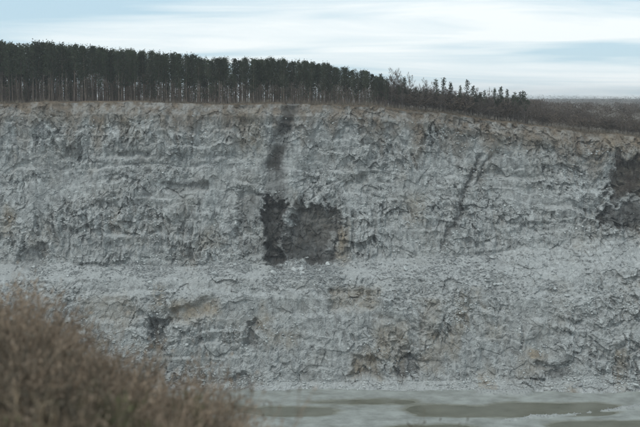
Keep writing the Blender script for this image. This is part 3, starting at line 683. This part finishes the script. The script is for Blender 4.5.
def shrub(seed, h=1.7, stems=20, branches=9, twigs=7, spread=.55, leaf=0.0):
    r = np.random.default_rng(seed); st, cw = MB(), MB()
    for k in range(stems):
        an = r.uniform(0, 6.28); out_ = spread * math.sqrt(r.random()); el = np.array([math.cos(an) * out_, math.sin(an) * out_, 1.0])
        hh = h * r.uniform(.6, 1.05); b0 = np.array([r.normal() * .08, r.normal() * .08, -.1]); pts = [b0]
        for q in range(1, 6): pts.append(b0 + el * hh * q / 5 * (1 - .04 * q) + r.normal(size=3) * .03 * h)
        st.tube(pts, [.011 * (1 - .15 * q) for q in range(6)], 3)
        for q in range(branches):
            f = r.uniform(.25, 1.0) * 5; i = min(int(f), 4); p = pts[i] + (pts[i + 1] - pts[i]) * (f - i)
            dv = unit(unit(el) + r.normal(size=3) * .5 + np.array([0, 0, .25])); ln = h * r.uniform(.14, .30); tip = p + dv * ln
            cw.strip(p, tip, .0045, .0025, r)
            for s in range(twigs):
                p2 = p + (tip - p) * r.uniform(.15, 1); d2 = unit(dv + r.normal(size=3) * .55 + np.array([0, 0, .2])); t2 = p2 + d2 * ln * r.uniform(.25, .65)
                cw.strip(p2, t2, .0036, .0016, r)
                if r.random() < leaf:
                    n_ = unit(r.normal(size=3)); s_ = unit(np.cross(n_, d2)) * .012; cw.add([t2 - s_, t2 + s_, t2 + unit(d2 + n_ * .4) * .045], [(0, 1, 2)])
    return st.arr(), cw.arr()
def shrub_me(seed, stem_m, twig_m, **kw):
    a_, b_ = shrub(seed, **kw); return (mesh_np('stem', *a_, stem_m), mesh_np('twigs', *b_, twig_m))
SH = {'russet': [shrub_me(300 + k, SHRUB_B, SHRUB_A, h=1.7, stems=34, branches=12, twigs=9, leaf=.7) for k in range(3)],
      'umber': [shrub_me(310 + k, SHRUB_B, SHRUB_B, h=1.5, stems=30, branches=11, twigs=8, leaf=.4) for k in range(2)],
      'olive': [shrub_me(320 + k, SHRUB_B, SHRUB_G, h=1.1, stems=24, branches=10, twigs=7, leaf=1.0, spread=.7) for k in range(2)],
      'straw': [shrub_me(330 + k, STRAW, STRAW, h=1.2, stems=26, branches=5, twigs=4, spread=.30) for k in range(2)]}
LAB = {'russet': ('reddish brown twiggy shrub on the near slope', 'russet shrubs on the near slope'),
       'umber': ('dark brown leafless shrub on the near slope', 'dark shrubs on the near slope'),
       'olive': ('low olive green leafy shrub among the brown ones', 'olive shrubs on the near slope'),
       'straw': ('pale straw coloured dry weed clump on the near slope', 'straw weed clumps on the near slope')}
# (column, row of the top, distance, kind)
near = [(float(q), float(np.interp(q, [-40, 0, 22, 50, 94, 133, 176, 202, 218], [278, 287, 299, 315, 345, 362, 388, 408, 424])) + w_, 19 + dd_, 'russet')
        for q, w_, dd_ in zip(range(-34, 214, 14), (1, -3, 2, 0, 3, -2, 4, 0, 2, -3, 1, 3, -2, 2, 0, 3, -1, 2), (0, 1.5, .4, 1.2, -.6, .8, 0, 1.4, .2, .9, -.5, 1, 0, 1.3, .3, .7, -.4, .9))]
near += [(float(q), float(np.interp(q, [-40, 0, 55, 100, 140, 185, 215], [302, 312, 340, 368, 384, 408, 424])), 16.6 + (k % 3) * .4, ('umber', 'russet', 'umber', 'russet', 'russet')[k % 5]) for k, q in enumerate(range(-30, 206, 20))]
near += [(72, 378, 14.5, 'olive'), (120, 384, 14.5, 'olive'), (160, 396, 14.5, 'olive'), (40, 346, 14.5, 'umber'), (0, 340, 14.5, 'umber'), (95, 368, 14.5, 'russet'), (135, 384, 14, 'umber'), (185, 404, 14.5, 'russet'), (-26, 334, 14.5, 'russet'), (62, 362, 14.2, 'umber'),
        (4, 370, 12, 'straw'), (28, 376, 12.4, 'straw'), (52, 390, 12, 'straw'), (-18, 374, 12, 'straw'), (84, 404, 12, 'straw'), (110, 400, 12.2, 'umber'), (150, 406, 12.2, 'russet'), (66, 398, 11.6, 'olive'), (20, 392, 11.6, 'umber'), (40, 398, 11.2, 'russet'),
        (397, 420, 21, 'umber'), (590, 423, 21, 'umber')]
rn = random.Random(5); HT = {'russet': 1.7, 'umber': 1.5, 'olive': 1.1, 'straw': 1.2}
for pxx, top, dist, kind in near:
    zt = float(z_at(top, dist)); x = float(x_at(pxx, dist, zt)); zg = float(near_z(x, dist)); f_ = (zt - zg) / (HT[kind] * 1.02)
    e = bpy.data.objects.new('dry_weed' if kind == 'straw' else 'shrub', None); COL.objects.link(e)
    e.location = (x, dist, zg); e.rotation_euler = (0, 0, rn.uniform(0, 6.28)); e.scale = (max(.55, min(f_, 1.5)) * rn.uniform(.9, 1.1),) * 2 + (f_,)
    v = SH[kind][rn.randrange(len(SH[kind]))]; link('stem', v[0], e); link('twigs', v[1], e)
    lab = LAB[kind][0]
    if dist > 20.5 and kind == 'umber': lab = 'dark shrub top poking up alone before the causeway' if pxx > 500 else 'dark shrub top poking up alone before the muddy floor'
    elif kind in ('russet', 'umber'): lab += ' ' + ('on its skyline crest' if dist > 17.7 else 'just under the crest' if dist > 15.5 else 'among olive leaves' if dist > 13 else 'behind straw weeds' if pxx < 60 else 'low beside olive shrubs')
    if kind == 'russet' and dist > 17.7: lab += ', tallest part' if pxx < 40 else ', facing the dark notch' if 130 < pxx < 190 else ', at its low end' if pxx > 190 else ''
    tag(e, lab, 'weed' if kind == 'straw' else 'shrub', LAB[kind][1])
mb = MB(); r = np.random.default_rng(56)
for k in range(9000):
    y = r.uniform(8, 24); x = r.uniform(-.42, -.02) * y; z = float(near_z(x, y)); hh = r.uniform(.15, .55)
    mb.strip((x, y, z - .03), (x + r.normal() * .1, y + r.normal() * .1, z + hh), .005, .002, r)
tag(link('near_grass', mesh_np('near_grass', *mb.arr(), DRYGRASS)), 'dry grass between the shrubs of the near slope', 'grass', kind='stuff')

# ------------------------------------------------------------------ hazy air
HAZE = 0.00011
if HAZE:
    bm = bmesh.new(); bmesh.ops.create_cube(bm, size=1.0)
    for v in bm.verts: v.co = Vector((v.co.x * 9400, (v.co.y + .5) * 9700 - 500, -6 + (v.co.z + .5) * 150))
    me = bpy.data.meshes.new('haze'); bm.to_mesh(me); bm.free()
    hm = bpy.data.materials.new('hazy_air'); hm.use_nodes = True; t = hm.node_tree; t.nodes.clear()
    o_ = t.nodes.new('ShaderNodeOutputMaterial'); pv = t.nodes.new('ShaderNodeVolumePrincipled')
    pv.inputs['Color'].default_value = (0.95, 0.97, 1.0, 1); pv.inputs['Density'].default_value = HAZE; pv.inputs['Anisotropy'].default_value = 0.0
    t.links.new(pv.outputs[0], o_.inputs['Volume']); me.materials.append(hm)
    tag(link('haze', me), 'thin pale haze filling the air of the valley', 'haze', kind='stuff')
    SC.cycles.volume_step_rate = 4; SC.cycles.volume_max_steps = 64
